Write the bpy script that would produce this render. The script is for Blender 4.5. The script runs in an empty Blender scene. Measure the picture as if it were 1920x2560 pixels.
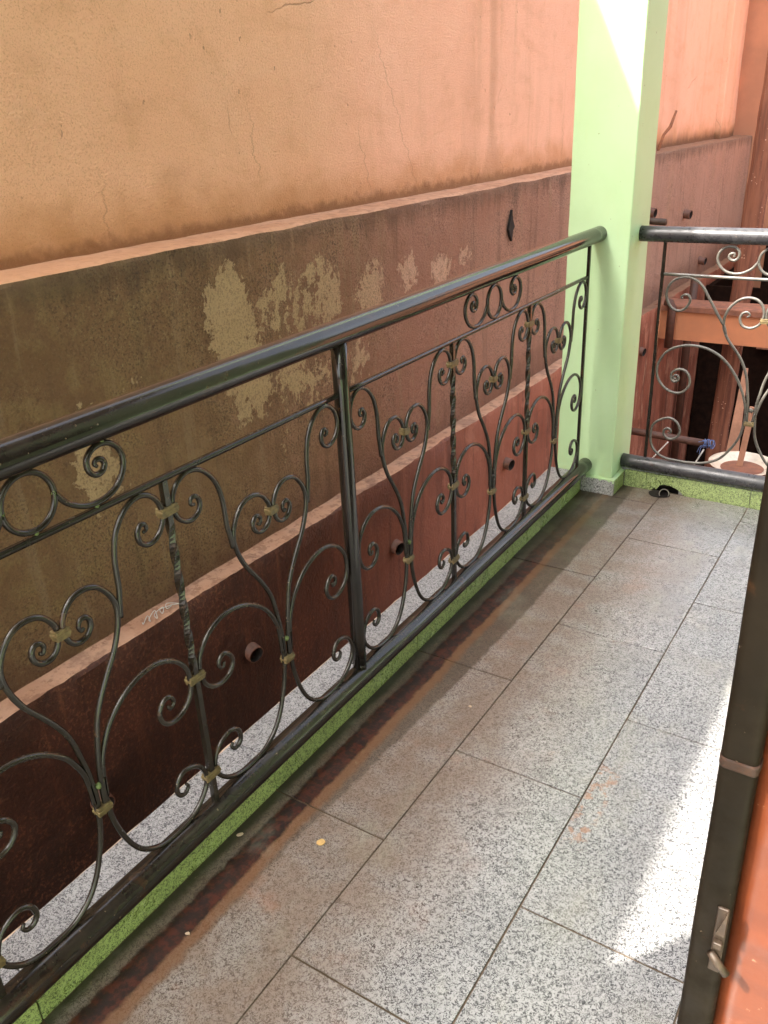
import bpy, math, random
from mathutils import Vector, noise, Matrix
random.seed(7)
scene = bpy.context.scene
C = scene.collection
R = math.radians

# ------------------------------------------------------------------ camera
CAM = (0.9962, 0.1433, 1.3054)
YAW, PIT, ROL, FPX = -0.5887, -0.4380, -0.0466, 2112.2
f_ = Vector((math.sin(YAW)*math.cos(PIT), math.cos(YAW)*math.cos(PIT), math.sin(PIT)))
rt = Vector((math.cos(YAW), -math.sin(YAW), 0)); up_ = rt.cross(f_)
r2 = rt*math.cos(ROL) + up_*math.sin(ROL); u2 = -rt*math.sin(ROL) + up_*math.cos(ROL)
cam_d = bpy.data.cameras.new('camera'); cam = bpy.data.objects.new('camera', cam_d); C.objects.link(cam)
cam.matrix_world = Matrix(((r2.x, u2.x, -f_.x, CAM[0]), (r2.y, u2.y, -f_.y, CAM[1]), (r2.z, u2.z, -f_.z, CAM[2]), (0, 0, 0, 1)))
cam_d.sensor_fit = 'HORIZONTAL'; cam_d.sensor_width = 36; cam_d.lens = 36*FPX/1920
cam_d.clip_start = 0.02; cam_d.clip_end = 500
scene.camera = cam

# ------------------------------------------------------------------ sky, sun, exposure
SUN = Vector((0.5, 0.685, -1.0)).normalized()          # the way the sunlight travels
w = bpy.data.worlds.new('World'); scene.world = w; w.use_nodes = True
wn = w.node_tree; sky = wn.nodes.new('ShaderNodeTexSky'); sky.sky_type = 'NISHITA'; sky.sun_disc = False
sky.sun_elevation = math.asin(-SUN.z); sky.sun_rotation = math.atan2(-SUN.x, -SUN.y)
sky.air_density = .8; sky.dust_density = 6.0; sky.ozone_density = 0.3
bg = wn.nodes['Background']; bg.inputs['Strength'].default_value = 0.15
hs_ = wn.nodes.new('ShaderNodeHueSaturation'); hs_.inputs['Saturation'].default_value = .45      # hazy tropical noon, nearly white
wn.links.new(sky.outputs[0], hs_.inputs['Color']); wn.links.new(hs_.outputs[0], bg.inputs['Color'])
sd = bpy.data.lights.new('sun', 'SUN'); sd.energy = 2.9; sd.angle = R(0.5); sd.color = (1, .95, .86)
so = bpy.data.objects.new('sun', sd); C.objects.link(so); so.location = (-3, -4, 8)
so.rotation_euler = SUN.to_track_quat('-Z', 'Y').to_euler()
vs = scene.view_settings; vs.view_transform = 'Standard'; vs.look = 'None'; vs.gamma = 1; vs.use_curve_mapping = False
vs.exposure = 2.65

# ------------------------------------------------------------------ material helper
class G:
    def __init__(s, name):
        s.m = bpy.data.materials.new(name); s.m.use_nodes = True; s.t = s.m.node_tree
        s.b = s.t.nodes['Principled BSDF']
    def n(s, ty, ins=None, **kw):
        nd = s.t.nodes.new('ShaderNode'+ty)
        for k, v in kw.items(): setattr(nd, k, v)
        for k, v in (ins or {}).items(): s.put(nd.inputs[k], v)
        return nd
    def put(s, sock, v):
        if hasattr(v, 'is_output'): s.t.links.new(v, sock)
        else:
            if isinstance(v, (tuple, list)) and sock.type == 'RGBA' and len(v) == 3: v = (*v, 1)
            sock.default_value = v
    def set(s, **kw):
        for k, v in kw.items(): s.put(s.b.inputs[k.replace('_', ' ')], v)
        return s.m
    def ma(s, op, a, b=0.0, c=None, clamp=False):
        nd = s.n('Math', {0: a, 1: b}, operation=op, use_clamp=clamp)
        if c is not None: s.put(nd.inputs[2], c)
        return nd.outputs[0]
    def ss(s, v, lo, hi, a=0.0, b=1.0):
        nd = s.n('MapRange', {'Value': v, 'From Min': lo, 'From Max': hi, 'To Min': a, 'To Max': b}, interpolation_type='SMOOTHSTEP'); return nd.outputs[0]
    def mix(s, f, a, b, blend='MIX'):
        nd = s.n('Mix', None, data_type='RGBA', blend_type=blend)
        s.put(nd.inputs[0], f); s.put(nd.inputs[6], a); s.put(nd.inputs[7], b); return nd.outputs[2]
    def pos(s): return s.n('NewGeometry').outputs['Position']
    def obj(s): return s.n('TexCoord').outputs['Object']
    def xyz(s, v): return s.n('SeparateXYZ', {0: v}).outputs
    def vm(s, op, a, b): return s.n('VectorMath', {0: a, 1: b}, operation=op).outputs[0]
    def noise(s, v, scale, detail=3, rough=.55, dist=0.0):
        return s.n('TexNoise', {'Vector': v, 'Scale': scale, 'Detail': detail, 'Roughness': rough, 'Distortion': dist}).outputs[0]
    def bump(s, h, dist=.002, strength=1.0, nrm=None):
        nd = s.n('Bump', {'Height': h, 'Distance': dist, 'Strength': strength})
        if nrm is not None: s.put(nd.inputs['Normal'], nrm)
        return nd.outputs[0]
    def attr(s, name): return s.n('Attribute', attribute_name=name)
    def rnd(s): return s.n('ObjectInfo').outputs['Random']

def band(g, v, c, w, soft):          # 1 where |v-c| < w
    return g.ss(g.ma('ABSOLUTE', g.ma('SUBTRACT', v, c)), w+soft, w-soft*.2)

def granite(name, light=(.365, .360, .352), dark=(.022, .021, .023), tint=None, floor=False, rough=.22):
    g = G(name); p = g.pos(); r = g.rnd()
    off = g.n('CombineXYZ', {0: g.ma('MULTIPLY', r, 17.0), 1: g.ma('MULTIPLY', r, 31.0), 2: g.ma('MULTIPLY', r, 7.0)}).outputs[0]
    q = g.vm('ADD', p, off)
    n1 = g.noise(q, 165, 1.0, .5, 1.2)
    sq = g.ss(g.ma('ABSOLUTE', g.ma('SUBTRACT', n1, .5)), .085, .030)
    gate = g.ss(g.noise(g.vm('ADD', q, (3, 5, 1)), 150, 1, .5, .4), .36, .47)
    n2 = g.noise(q, 380, 2, .6)
    m = g.ma('MULTIPLY', sq, gate)
    m = g.ma('MAXIMUM', m, g.ma('MULTIPLY', g.ss(n2, .54, .64), .55))
    big = g.noise(q, 5, 4)
    lt = g.mix(g.ss(big, .35, .7), light, tuple(c*.86 for c in light))
    lt = g.mix(g.ma('MULTIPLY', r, .30), lt, tuple(c*.72 for c in light))
    col = g.mix(g.ma('MULTIPLY', m, .9), lt, dark)
    rg = g.ss(g.noise(p, 9, 4, .6), .3, .75, rough*.75, rough*1.5)
    if tint: col = g.mix(tint[1], col, tint[0], 'MULTIPLY')
    if floor:
        x, y, z = g.xyz(p)[:3]
        wob = g.noise(p, 2.6, 5, .6); wob2 = g.noise(p, 9, 4, .6); wob3 = g.noise(g.vm('MULTIPLY', p, (1, .25, 1)), 14, 4, .65)
        xa = g.ma('ADD', x, g.ma('MULTIPLY', g.ma('SUBTRACT', wob, .5), .16))
        xb = g.ma('ADD', x, g.ma('MULTIPLY', g.ma('SUBTRACT', wob2, .5), .05))
        xc = g.ma('ADD', x, g.ma('MULTIPLY', g.ma('SUBTRACT', wob3, .5), .05))
        # brown film of dried mud
        film = g.ma('MULTIPLY', g.ss(xa, .56, .24), g.ss(wob2, .32, .60, .5, 1.0))
        film = g.ma('MULTIPLY', film, g.ss(m, 0, 1, 1.0, .72))
        col = g.mix(g.ma('MULTIPLY', film, .66), col, (.185, .098, .050))
        # reddish blotches inside the film
        blot = g.ma('MULTIPLY', g.ss(g.noise(p, 6, 5, .62), .55, .70), g.ss(x, .60, .18))
        col = g.mix(g.ma('MULTIPLY', blot, .42), col, (.30, .13, .07))
        # damp dark margin next to the kerb; wider towards the column
        fx = g.ma('ADD', x, g.ma('MULTIPLY', g.ma('SUBTRACT', g.noise(p, 26, 4, .65), .5), .022))
        fx = g.ma('ADD', fx, g.ma('MULTIPLY', g.ma('SUBTRACT', wob, .5), .035))
        wet_lim = g.ss(y, .7, 2.3, .118, .178)
        wet = g.ss(g.ma('SUBTRACT', fx, wet_lim), .006, -.004)
        wetc = g.mix(g.ma('MULTIPLY', m, .6), (.085, .060, .040), (.018, .014, .011))
        col = g.mix(g.ma('MULTIPLY', wet, g.ss(y, .4, 2.2, .45, .88)), col, wetc)
        fringe = band(g, fx, .096, .014, .016)
        col = g.mix(g.ma('MULTIPLY', fringe, .60), col, (.19, .075, .022))
        silt = band(g, fx, .068, .021, .008)
        siltc = g.mix(g.ss(g.noise(p, 40, 5, .7), .42, .62), (.011, .002, .0008), (.062, .0095, .002))
        col = g.mix(g.ma('MULTIPLY', silt, .97), col, siltc)
        slime = g.ss(fx, .034, .012)
        col = g.mix(g.ma('MULTIPLY', slime, .86), col, (.016, .017, .006))
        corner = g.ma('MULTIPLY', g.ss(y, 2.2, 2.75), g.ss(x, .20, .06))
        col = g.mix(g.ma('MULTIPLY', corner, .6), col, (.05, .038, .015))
        # pale dust and hand-sized smears on the open floor
        dust = g.ss(g.noise(g.vm('MULTIPLY', p, (1.6, .8, 1)), 3.4, 5, .7), .52, .72)
        col = g.mix(g.ma('MULTIPLY', dust, .28), col, (.34, .33, .25))
        spot = g.ss(g.noise(p, 24, 4, .65), .67, .73)
        col = g.mix(g.ma('MULTIPLY', spot, .45), col, (.27, .20, .12))
        rust = g.ma('MULTIPLY', g.ss(g.noise(p, 34, 5, .7), .50, .58), g.ma('MULTIPLY', band(g, x, .60, .018, .012), band(g, y, 1.47, .10, .05)))
        col = g.mix(g.ma('MULTIPLY', rust, .7), col, (.30, .15, .085))
        grime = g.ma('MAXIMUM', film, silt)
        rg = g.ma('ADD', rg, g.ma('MULTIPLY', grime, .30))
        rg = g.ma('ADD', rg, g.ma('MULTIPLY', dust, .10))
    g.set(Base_Color=col, Roughness=rg, Normal=g.bump(g.ma('ADD', n2, g.ma('MULTIPLY', big, .5)), .0006, .35))
    g.b.inputs['Specular IOR Level'].default_value = .6
    return g.m

def simple(name, col, rough=.6, metal=0, var=.25, scale=30, bump=.0008, dirt=None):
    g = G(name); p = g.pos()
    n = g.noise(p, scale, 5, .6); n2 = g.noise(p, scale*.12, 4, .6)
    c = g.mix(g.ss(n, .3, .7), tuple(v*(1-var) for v in col), tuple(min(1, v*(1+var*.5)) for v in col))
    c = g.mix(g.ss(n2, .35, .75, 0, .5), c, dirt or tuple(v*.7 for v in col))
    return g.set(Base_Color=c, Roughness=g.ss(n, .2, .8, rough*.8, min(1, rough*1.25)), Metallic=metal, Normal=g.bump(n, bump, .6))

M = {}
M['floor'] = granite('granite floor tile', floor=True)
M['sill'] = granite('granite sill tile', light=(.40, .40, .405), dark=(.03, .03, .036), rough=.5)
M['riser'] = granite('granite riser with green bounce tint', light=(.40, .495, .195), dark=(.038, .052, .013), rough=.3)  # green bounce from the lime wall tinted into the tile colour
M['skirt'] = granite('granite skirting tile', light=(.46, .45, .43), dark=(.04, .04, .04), rough=.3)
M['grout'] = simple('brown grout', (.125, .088, .056), .9, var=.4)
M['cream'] = simple('broken tile body', (.62, .46, .33), .85, var=.2, scale=60)

def lime():
    g = G('lime green wall paint'); p = g.pos(); x, y, z = g.xyz(p)[:3]
    n = g.noise(p, 260, 3, .6); b = g.noise(p, 4, 5, .6); s = g.noise(g.vm('MULTIPLY', p, (1, 1, .15)), 22, 5, .65)
    c = g.mix(g.ss(b, .3, .75), (.47, .645, .375), (.43, .605, .325))
    c = g.mix(g.ma('MULTIPLY', g.ss(s, .55, .8), .16), c, (.52, .56, .25))
    chip = g.ss(g.noise(p, 55, 3, .6), .712, .73)
    c = g.mix(g.ma('MULTIPLY', chip, .8), c, (.16, .14, .06))
    foot = g.ma('MULTIPLY', g.ss(g.ma('ADD', z, g.ma('MULTIPLY', b, .2)), .32, .12), g.ss(g.noise(p, 30, 5, .65), .45, .65))
    c = g.mix(g.ma('MULTIPLY', foot, .35), c, (.50, .55, .20))
    return g.set(Base_Color=c, Roughness=.55, Normal=g.bump(g.ma('ADD', n, g.ma('MULTIPLY', b, 2.0)), .0012, .5))
M['lime'] = lime()
M['limefleck'] = simple('lime paint fleck', (.12, .165, .05), .6, var=.3, scale=90)

def black_metal(name, dustsuncol, dustsunamt, base=(.018, .016, .015), rough=.27):
    g = G(name); p = g.pos(); nz = g.xyz(g.n('NewGeometry').outputs['Normal'])[2]
    n = g.noise(p, 45, 5, .65); f = g.noise(p, 320, 3, .6); b = g.noise(p, 7, 4, .6)
    c = g.mix(g.ss(b, .35, .75), base, tuple(v*1.9 for v in base))
    du = g.ma('MULTIPLY', g.ss(nz, -.2, .95), g.ss(n, .30, .66, .35, 1))
    c = g.mix(g.ma('MULTIPLY', du, dustsunamt), c, dustsuncol)
    sc = g.ss(g.noise(p, 120, 3, .6), .705, .73)
    c = g.mix(g.ma('MULTIPLY', sc, .5), c, (.26, .19, .13))
    ru = g.ma('MULTIPLY', g.ss(g.noise(p, 16, 5, .65), .60, .72), .35)
    c = g.mix(ru, c, (.10, .038, .014))
    rr = g.ss(n, .25, .8, rough*.75, rough*1.5)
    rr = g.ma('ADD', rr, g.ma('MULTIPLY', du, dustsunamt*.45))
    g.b.inputs['Specular IOR Level'].default_value = .55
    return g.set(Base_Color=c, Roughness=rr, Normal=g.bump(g.ma('ADD', g.ma('MULTIPLY', b, 2.0), g.ma('MULTIPLY', f, .15)), .0012, .35))
M['black'] = black_metal('black enamel paint', (.15, .115, .09), .12, base=(.008, .0065, .0055), rough=.10)
M['sunlitblack'] = black_metal('black enamel with sunlight in colour', (.20, .19, .19), .25, base=(.022, .021, .023), rough=.26)  # paler grey stands for sunlight on the end rails
M['blackrod'] = black_metal('worn black rod paint', (.20, .15, .11), .04, base=(.0105, .0085, .006), rough=.20)
M['sunlitrod'] = black_metal('rod paint with sunlight in colour', (.36, .34, .31), .40, base=(.060, .054, .046), rough=.30)  # pale tone stands for sunlight on the end scrolls
M['brass'] = simple('worn gold collar paint', (.165, .120, .052), .45, metal=.2, var=.5, scale=120, dirt=(.10, .075, .03))
M['bracket'] = simple('weathered steel', (.060, .040, .026), .5, metal=.3, var=.4, scale=80)
M['rust'] = simple('rusty weld', (.040, .017, .008), .85, var=.5, scale=150, bump=.002)

# ---- retaining wall of the neighbour; 'mask' holds hand-placed flaking / stains (r: flaked, g: stained, hole shade, b: soil)
def upper():
    g = G('orange lime plaster'); p = g.pos(); x, y, z = g.xyz(p)[:3]
    a = g.n('SeparateColor', {0: g.attr('mask').outputs['Color']}).outputs
    b = g.noise(p, 1.1, 5, .55); m = g.noise(p, 7, 5, .6); fine = g.noise(p, 150, 4, .65); st = g.noise(g.vm('MULTIPLY', p, (1, 1, .09)), 7, 5, .6)
    c = g.mix(g.ss(b, .3, .7), (.82, .45, .265), (.86, .51, .33))
    c = g.mix(g.ss(y, 1.2, 4.2, .0, .55), c, (.84, .485, .345))
    c = g.mix(g.ma('MULTIPLY', g.ss(y, 2.6, 1.0), g.ss(b, .3, .7, .3, .7)), c, (.86, .485, .285))
    c = g.mix(g.ma('MULTIPLY', g.ss(st, .5, .75), g.ss(y, 2.5, 4.5, .12, .38)), c, (.52, .30, .16))
    c = g.mix(g.ma('MULTIPLY', g.ss(m, .50, .72), .26), c, (.56, .29, .14))
    tr = g.noise(g.vm('MULTIPLY', p, (1, .35, 1)), 5, 6, .7, .6)
    c = g.mix(g.ma('MULTIPLY', g.ss(tr, .52, .66), .22), c, (.58, .30, .15))
    c = g.mix(g.ma('MULTIPLY', g.ss(tr, .46, .34), .20), c, (.85, .55, .38))
    # damp at the foot
    d = g.ss(g.ma('ADD', z, g.ma('MULTIPLY', g.ma('SUBTRACT', g.noise(p, 6, 6, .65), .5), .22)), 1.19, 1.00)
    c = g.mix(g.ma('MULTIPLY', d, .62), c, (.44, .19, .045))
    d2 = g.ss(g.ma('ADD', z, g.ma('MULTIPLY', g.ma('SUBTRACT', g.noise(p, 18, 5, .65), .5), .09)), 1.045, 1.0)
    c = g.mix(g.ma('MULTIPLY', d2, .68), c, (.19, .07, .02))
    c = g.mix(g.ma('MULTIPLY', a[1], .55), c, (.34, .17, .075))
    far = g.ma('MULTIPLY', g.ss(y, 5.4, 6.3), g.ss(g.ma('ADD', z, g.ma('MULTIPLY', st, .14)), 1.17, 1.07))
    c = g.mix(g.ma('MULTIPLY', far, .75), c, (.15, .07, .035))
    # pits
    pit = g.ma('MULTIPLY', g.ss(g.noise(g.vm('MULTIPLY', p, (1, 1, .6)), 46, 2, .5), .725, .74), g.ss(g.noise(p, 1.7, 3), .48, .60))
    c = g.mix(g.ma('MULTIPLY', pit, .55), c, (.22, .10, .045))
    # hair cracks
    zn = g.n('CombineXYZ', {0: 0.0, 1: 0.0, 2: z}).outputs[0]
    wig = g.ma('MULTIPLY', g.ma('SUBTRACT', g.noise(zn, 11, 5, .7), .5), .16)
    lines = None
    for y_, b_, za, zb in ((3.33, -.50, 1.03, 1.62), (2.44, -.15, 1.13, 1.36), (1.83, .10, 1.02, 1.22), (3.05, -.25, 1.02, 1.30), (5.15, .04, 1.05, 1.30)):
        yl = g.ma('ADD', g.ma('SUBTRACT', y, y_), g.ma('MULTIPLY', g.ma('SUBTRACT', z, 1.36), -b_))
        l = g.ma('MULTIPLY', g.ss(g.ma('ABSOLUTE', g.ma('ADD', yl, wig)), .0042, .0012), g.ma('MULTIPLY', g.ss(z, za-.02, za+.03), g.ss(z, zb+.05, zb-.12)))
        lines = l if lines is None else g.ma('MAXIMUM', lines, l)
    c = g.mix(g.ma('MULTIPLY', lines, .36), c, (.24, .105, .04))
    cv = g.n('TexVoronoi', {'Vector': g.vm('ADD', p, g.n('VectorMath', {0: g.n('TexNoise', {'Vector': p, 'Scale': 4.0, 'Detail': 5.0}).outputs[1], 'Scale': .12}, operation='SCALE').outputs[0]), 'Scale': 1.15}, feature='DISTANCE_TO_EDGE').outputs[0]
    ck = g.ma('MULTIPLY', g.ss(cv, .0026, .0008), g.ss(g.noise(p, 1.9, 2), .54, .60))
    c = g.mix(g.ma('MULTIPLY', ck, .38), c, (.26, .12, .05))
    grit = g.noise(p, 210, 3, .7)
    c = g.mix(g.ma('MULTIPLY', g.ss(grit, .52, .64), g.ss(y, 4.5, 1.5, .18, .42)), c, (.42, .20, .085))
    h = g.ma('ADD', g.ma('MULTIPLY', fine, 1.6), g.ma('MULTIPLY', m, 2.2))
    h = g.ma('SUBTRACT', h, g.ma('MULTIPLY', ck, 1.5)); h = g.ma('SUBTRACT', h, g.ma('MULTIPLY', pit, 2.5))
    return g.set(Base_Color=c, Roughness=.88, Normal=g.bump(h, .005, 1.0))
def middle():
    g = G('weathered cement render'); p = g.pos(); x, y, z = g.xyz(p)[:3]
    a = g.n('SeparateColor', {0: g.attr('mask').outputs['Color']}).outputs
    b = g.noise(p, 1.6, 6, .6); m = g.noise(p, 11, 5, .65); fine = g.noise(p, 135, 4, .72); st = g.noise(g.vm('MULTIPLY', p, (1, 1, .07)), 13, 6, .68)
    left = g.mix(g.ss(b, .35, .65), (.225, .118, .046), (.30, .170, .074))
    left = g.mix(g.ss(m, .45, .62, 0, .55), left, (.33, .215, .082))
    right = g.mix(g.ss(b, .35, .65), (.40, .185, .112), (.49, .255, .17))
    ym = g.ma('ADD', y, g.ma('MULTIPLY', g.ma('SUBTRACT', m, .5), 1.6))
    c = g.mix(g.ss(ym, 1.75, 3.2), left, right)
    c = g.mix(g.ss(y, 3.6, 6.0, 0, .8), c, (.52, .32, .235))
    c = g.mix(g.ma('MULTIPLY', g.ss(st, .52, .72), .40), c, (.085, .05, .024))
    c = g.mix(g.ma('MULTIPLY', g.ss(st, .46, .32), .42), c, (.40, .275, .15))
    blk = g.ss(fine, .51, .60)
    wht = g.ss(g.noise(p, 130, 3, .7), .54, .64)
    zone = g.ss(g.noise(p, 3.2, 4, .6), .38, .58, .25, 1.0)
    c = g.mix(g.ma('MULTIPLY', wht, g.ma('MULTIPLY', zone, .55)), c, g.mix(g.ss(ym, 1.75, 3.2), (.42, .315, .14), (.58, .35, .24)))
    c = g.mix(g.ma('MULTIPLY', blk, g.ma('MULTIPLY', zone, .66)), c, (.045, .022, .009))
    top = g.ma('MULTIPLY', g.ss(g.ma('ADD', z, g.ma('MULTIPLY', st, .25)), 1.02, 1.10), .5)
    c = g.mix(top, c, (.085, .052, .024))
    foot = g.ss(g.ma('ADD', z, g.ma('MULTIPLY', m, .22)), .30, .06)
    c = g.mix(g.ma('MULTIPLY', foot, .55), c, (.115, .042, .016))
    # flaked paint: raised islands where the mask allows
    fl = g.ma('ADD', g.ma('MULTIPLY', g.noise(g.vm('MULTIPLY', p, (1, 1, .7)), 8, 9, .74, .5), .62), g.ma('MULTIPLY', g.noise(p, 34, 5, .7), .38))
    k = g.ss(g.ma('ADD', g.ma('MULTIPLY', g.ma('SUBTRACT', fl, .5), 2.6), g.ma('MULTIPLY', a[0], .70)), .40, .43)
    fcol = g.mix(g.ss(y, 2.2, 3.2), (.62, .435, .225), (.74, .46, .31))
    fcol = g.mix(g.ma('MULTIPLY', blk, .5), fcol, (.2, .12, .06))
    c = g.mix(g.ma('MULTIPLY', k, .9), c, fcol)
    c = g.mix(g.ma('MULTIPLY', a[1], .8), c, (.075, .025, .012))
    h = g.ma('ADD', g.ma('MULTIPLY', fine, 1.0), g.ma('MULTIPLY', m, 1.6)); h = g.ma('SUBTRACT', h, g.ma('MULTIPLY', k, .7))
    return g.set(Base_Color=c, Roughness=.85, Normal=g.bump(h, .018, 1.0))
def lower():
    g = G('dark red cement'); p = g.pos(); x, y, z = g.xyz(p)[:3]
    b = g.noise(p, 2.2, 6, .62); m = g.noise(p, 13, 5, .65); fine = g.noise(p, 90, 4, .7); st = g.noise(g.vm('MULTIPLY', p, (1, 1, .07)), 20, 6, .65)
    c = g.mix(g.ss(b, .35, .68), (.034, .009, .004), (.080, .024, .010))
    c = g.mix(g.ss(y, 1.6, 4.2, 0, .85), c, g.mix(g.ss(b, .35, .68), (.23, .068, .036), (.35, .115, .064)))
    c = g.mix(g.ma('MULTIPLY', g.ss(st, .5, .68), .6), c, (.035, .012, .006))
    c = g.mix(g.ma('MULTIPLY', g.ss(m, .62, .74), .35), c, (.29, .12, .065))
    low = g.ma('MULTIPLY', g.ss(g.ma('ADD', z, g.ma('MULTIPLY', b, .5)), .05, -.35), g.ss(y, 3.0, 1.4))  # darker towards the near end and the foot
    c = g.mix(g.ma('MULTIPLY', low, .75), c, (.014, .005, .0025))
    drip = g.ma('MULTIPLY', g.ss(st, .47, .36), g.ss(z, -.55, -.10, .1, .7))
    c = g.mix(drip, c, g.mix(g.ss(y, 1.6, 4.2), (.13, .042, .018), (.33, .13, .08)))
    gr = g.ss(fine, .52, .62)
    c = g.mix(g.ma('MULTIPLY', gr, g.ss(b, .45, .6, .15, .6)), c, (.21, .075, .035))
    # pale streaks near the far yard
    ps = g.ma('MULTIPLY', g.ss(g.noise(g.vm('MULTIPLY', p, (1, 1, .16)), 26, 5, .7), .56, .63), g.ss(y, 3.4, 6.0, .0, .75))
    c = g.mix(ps, c, (.44, .25, .16))
    patch = g.ma('MULTIPLY', g.ss(g.noise(p, 5, 6, .66), .57, .62), g.ss(y, 2.9, 3.9, 0, .5))
    c = g.mix(patch, c, (.40, .17, .105))
    h = g.ma('ADD', fine, g.ma('MULTIPLY', m, 1.8))
    return g.set(Base_Color=c, Roughness=g.ss(b, .3, .7, .55, .8), Normal=g.bump(h, .006, .85))
def ledge():
    g = G('pink mortar ledge'); p = g.pos(); x, y, z = g.xyz(p)[:3]
    b = g.noise(p, 5, 6, .65); m = g.noise(p, 28, 5, .7)
    c = g.mix(g.ss(b, .3, .7), (.40, .205, .12), (.54, .32, .21))
    c = g.mix(g.ma('MULTIPLY', g.ss(m, .50, .60), .6), c, (.20, .095, .055))
    c = g.mix(g.ma('MULTIPLY', g.ss(b, .52, .62), g.ss(z, .4, .1, .15, .6)), c, (.16, .075, .05))
    c = g.mix(g.ma('MULTIPLY', g.ss(z, .4, .8), g.ss(y, 3.0, 1.0, .1, .8)), c, (.60, .31, .16))
    far = g.ss(g.ma('ADD', y, b), 5.8, 6.5)
    c = g.mix(g.ma('MULTIPLY', far, .75), c, (.15, .075, .04))
    return g.set(Base_Color=c, Roughness=.9, Normal=g.bump(g.ma('ADD', b, m), .006, .9))
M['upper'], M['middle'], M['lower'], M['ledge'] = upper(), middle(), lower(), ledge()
M['pvc'] = simple('mud stained weep pipe', (.13, .055, .034), .6, var=.4, scale=60)
M['pvcgrey'] = simple('grey drain plastic', (.20, .175, .15), .6, var=.3, scale=60)
M['hole'] = simple('dark hole shade', (.012, .008, .006), .95)  # near black stands for the shade inside holes and cavities
M['soil'] = simple('red earth', (.20, .085, .04), .95, var=.4, scale=8, bump=.01)
M['concrete'] = simple('grey concrete', (.34, .32, .29), .85, var=.2, scale=14)
M['ceiling'] = simple('dark stained soffit boards', (.10, .07, .05), .8, var=.2, scale=6)
M['orangebeam'] = simple('orange painted beam', (.50, .20, .095), .85, var=.14, scale=9, dirt=(.42, .17, .08))
M['brownlip'] = simple('muddy beam top', (.24, .10, .06), .9, var=.4, scale=24)
M['farwall'] = simple('shaded orange house wall', (.44, .20, .11), .9, var=.2, scale=3)
M['dark'] = simple('painted shade black', (.013, .0065, .0042), .95, var=.6, scale=20)  # black stands for the shade in the shed opening
M['dark'].node_tree.nodes['Principled BSDF'].inputs['Specular IOR Level'].default_value = .05
def timber():
    g = G('paint splashed timber'); p = g.pos()
    st = g.noise(g.vm('MULTIPLY', p, (1, 1, .06)), 40, 5, .65)
    c = g.mix(g.ss(st, .35, .65), (.105, .034, .017), (.20, .075, .038))
    v = g.n('TexVoronoi', {'Vector': p, 'Scale': 46.0, 'Randomness': 1.0}).outputs[0]
    k = g.ma('MULTIPLY', g.ss(g.ma('ADD', v, g.ma('MULTIPLY', g.noise(p, 9, 3), .5)), .40, .34), g.ss(g.noise(p, 6, 3), .42, .52))
    c = g.mix(g.ma('MULTIPLY', k, .8), c, (.60, .40, .28))
    return g.set(Base_Color=c, Roughness=.75, Normal=g.bump(st, .004, .7))
M['timber'] = timber()
M['added_shutter'] = simple('dark brown added shutter paint', (.030, .018, .012), .5, var=.3, scale=12)
M['plank'] = simple('pink raw plank', (.42, .22, .14), .85, var=.25, scale=20)
M['pipe'] = simple('brown steel pipe', (.085, .034, .02), .6, var=.4, scale=40)
M['enamel'] = simple('chipped white enamel', (.62, .56, .45), .3, var=.12, scale=18, dirt=(.42, .26, .17))
M['drum'] = simple('rusted drum', (.20, .062, .03), .8, var=.4, scale=15, bump=.003)
M['blue'] = simple('blue string', (.10, .16, .34), .7, var=.3)
M['white'] = simple('white cord', (.60, .57, .52), .7, var=.15)
M['twig'] = simple('dry twig', (.26, .10, .045), .8, var=.4, scale=60)
M['paper'] = simple('yellow scrap', (.66, .42, .16), .7, var=.2, scale=90)
def doorpaint():
    g = G('orange door enamel'); p = g.pos(); b = g.noise(p, 5, 5, .6); m = g.noise(p, 60, 4, .65)
    c = g.mix(g.ss(b, .3, .7), (.105, .024, .008), (.135, .034, .012))
    c = g.mix(g.ma('MULTIPLY', g.ss(g.noise(p, 38, 5, .7), .64, .70), .5), c, (.42, .24, .14))
    c = g.mix(g.ma('MULTIPLY', g.ss(g.noise(g.vm('MULTIPLY', p, (1, 1, 2.5)), 7, 4, .6), .45, .62), .5), c, (.085, .020, .008))  # soft horizontal bands of shade painted into the enamel colour
    return g.set(Base_Color=c, Roughness=.35, Normal=g.bump(g.ma('ADD', b, g.ma('MULTIPLY', m, .25)), .003, .5))
M['door'] = doorpaint()
M['doorframe'] = black_metal('dusty black door frame', (.10, .07, .05), .06, base=(.0095, .0068, .0040), rough=.55)
M['doorframe'].node_tree.nodes['Principled BSDF'].inputs['Specular IOR Level'].default_value = .10

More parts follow.
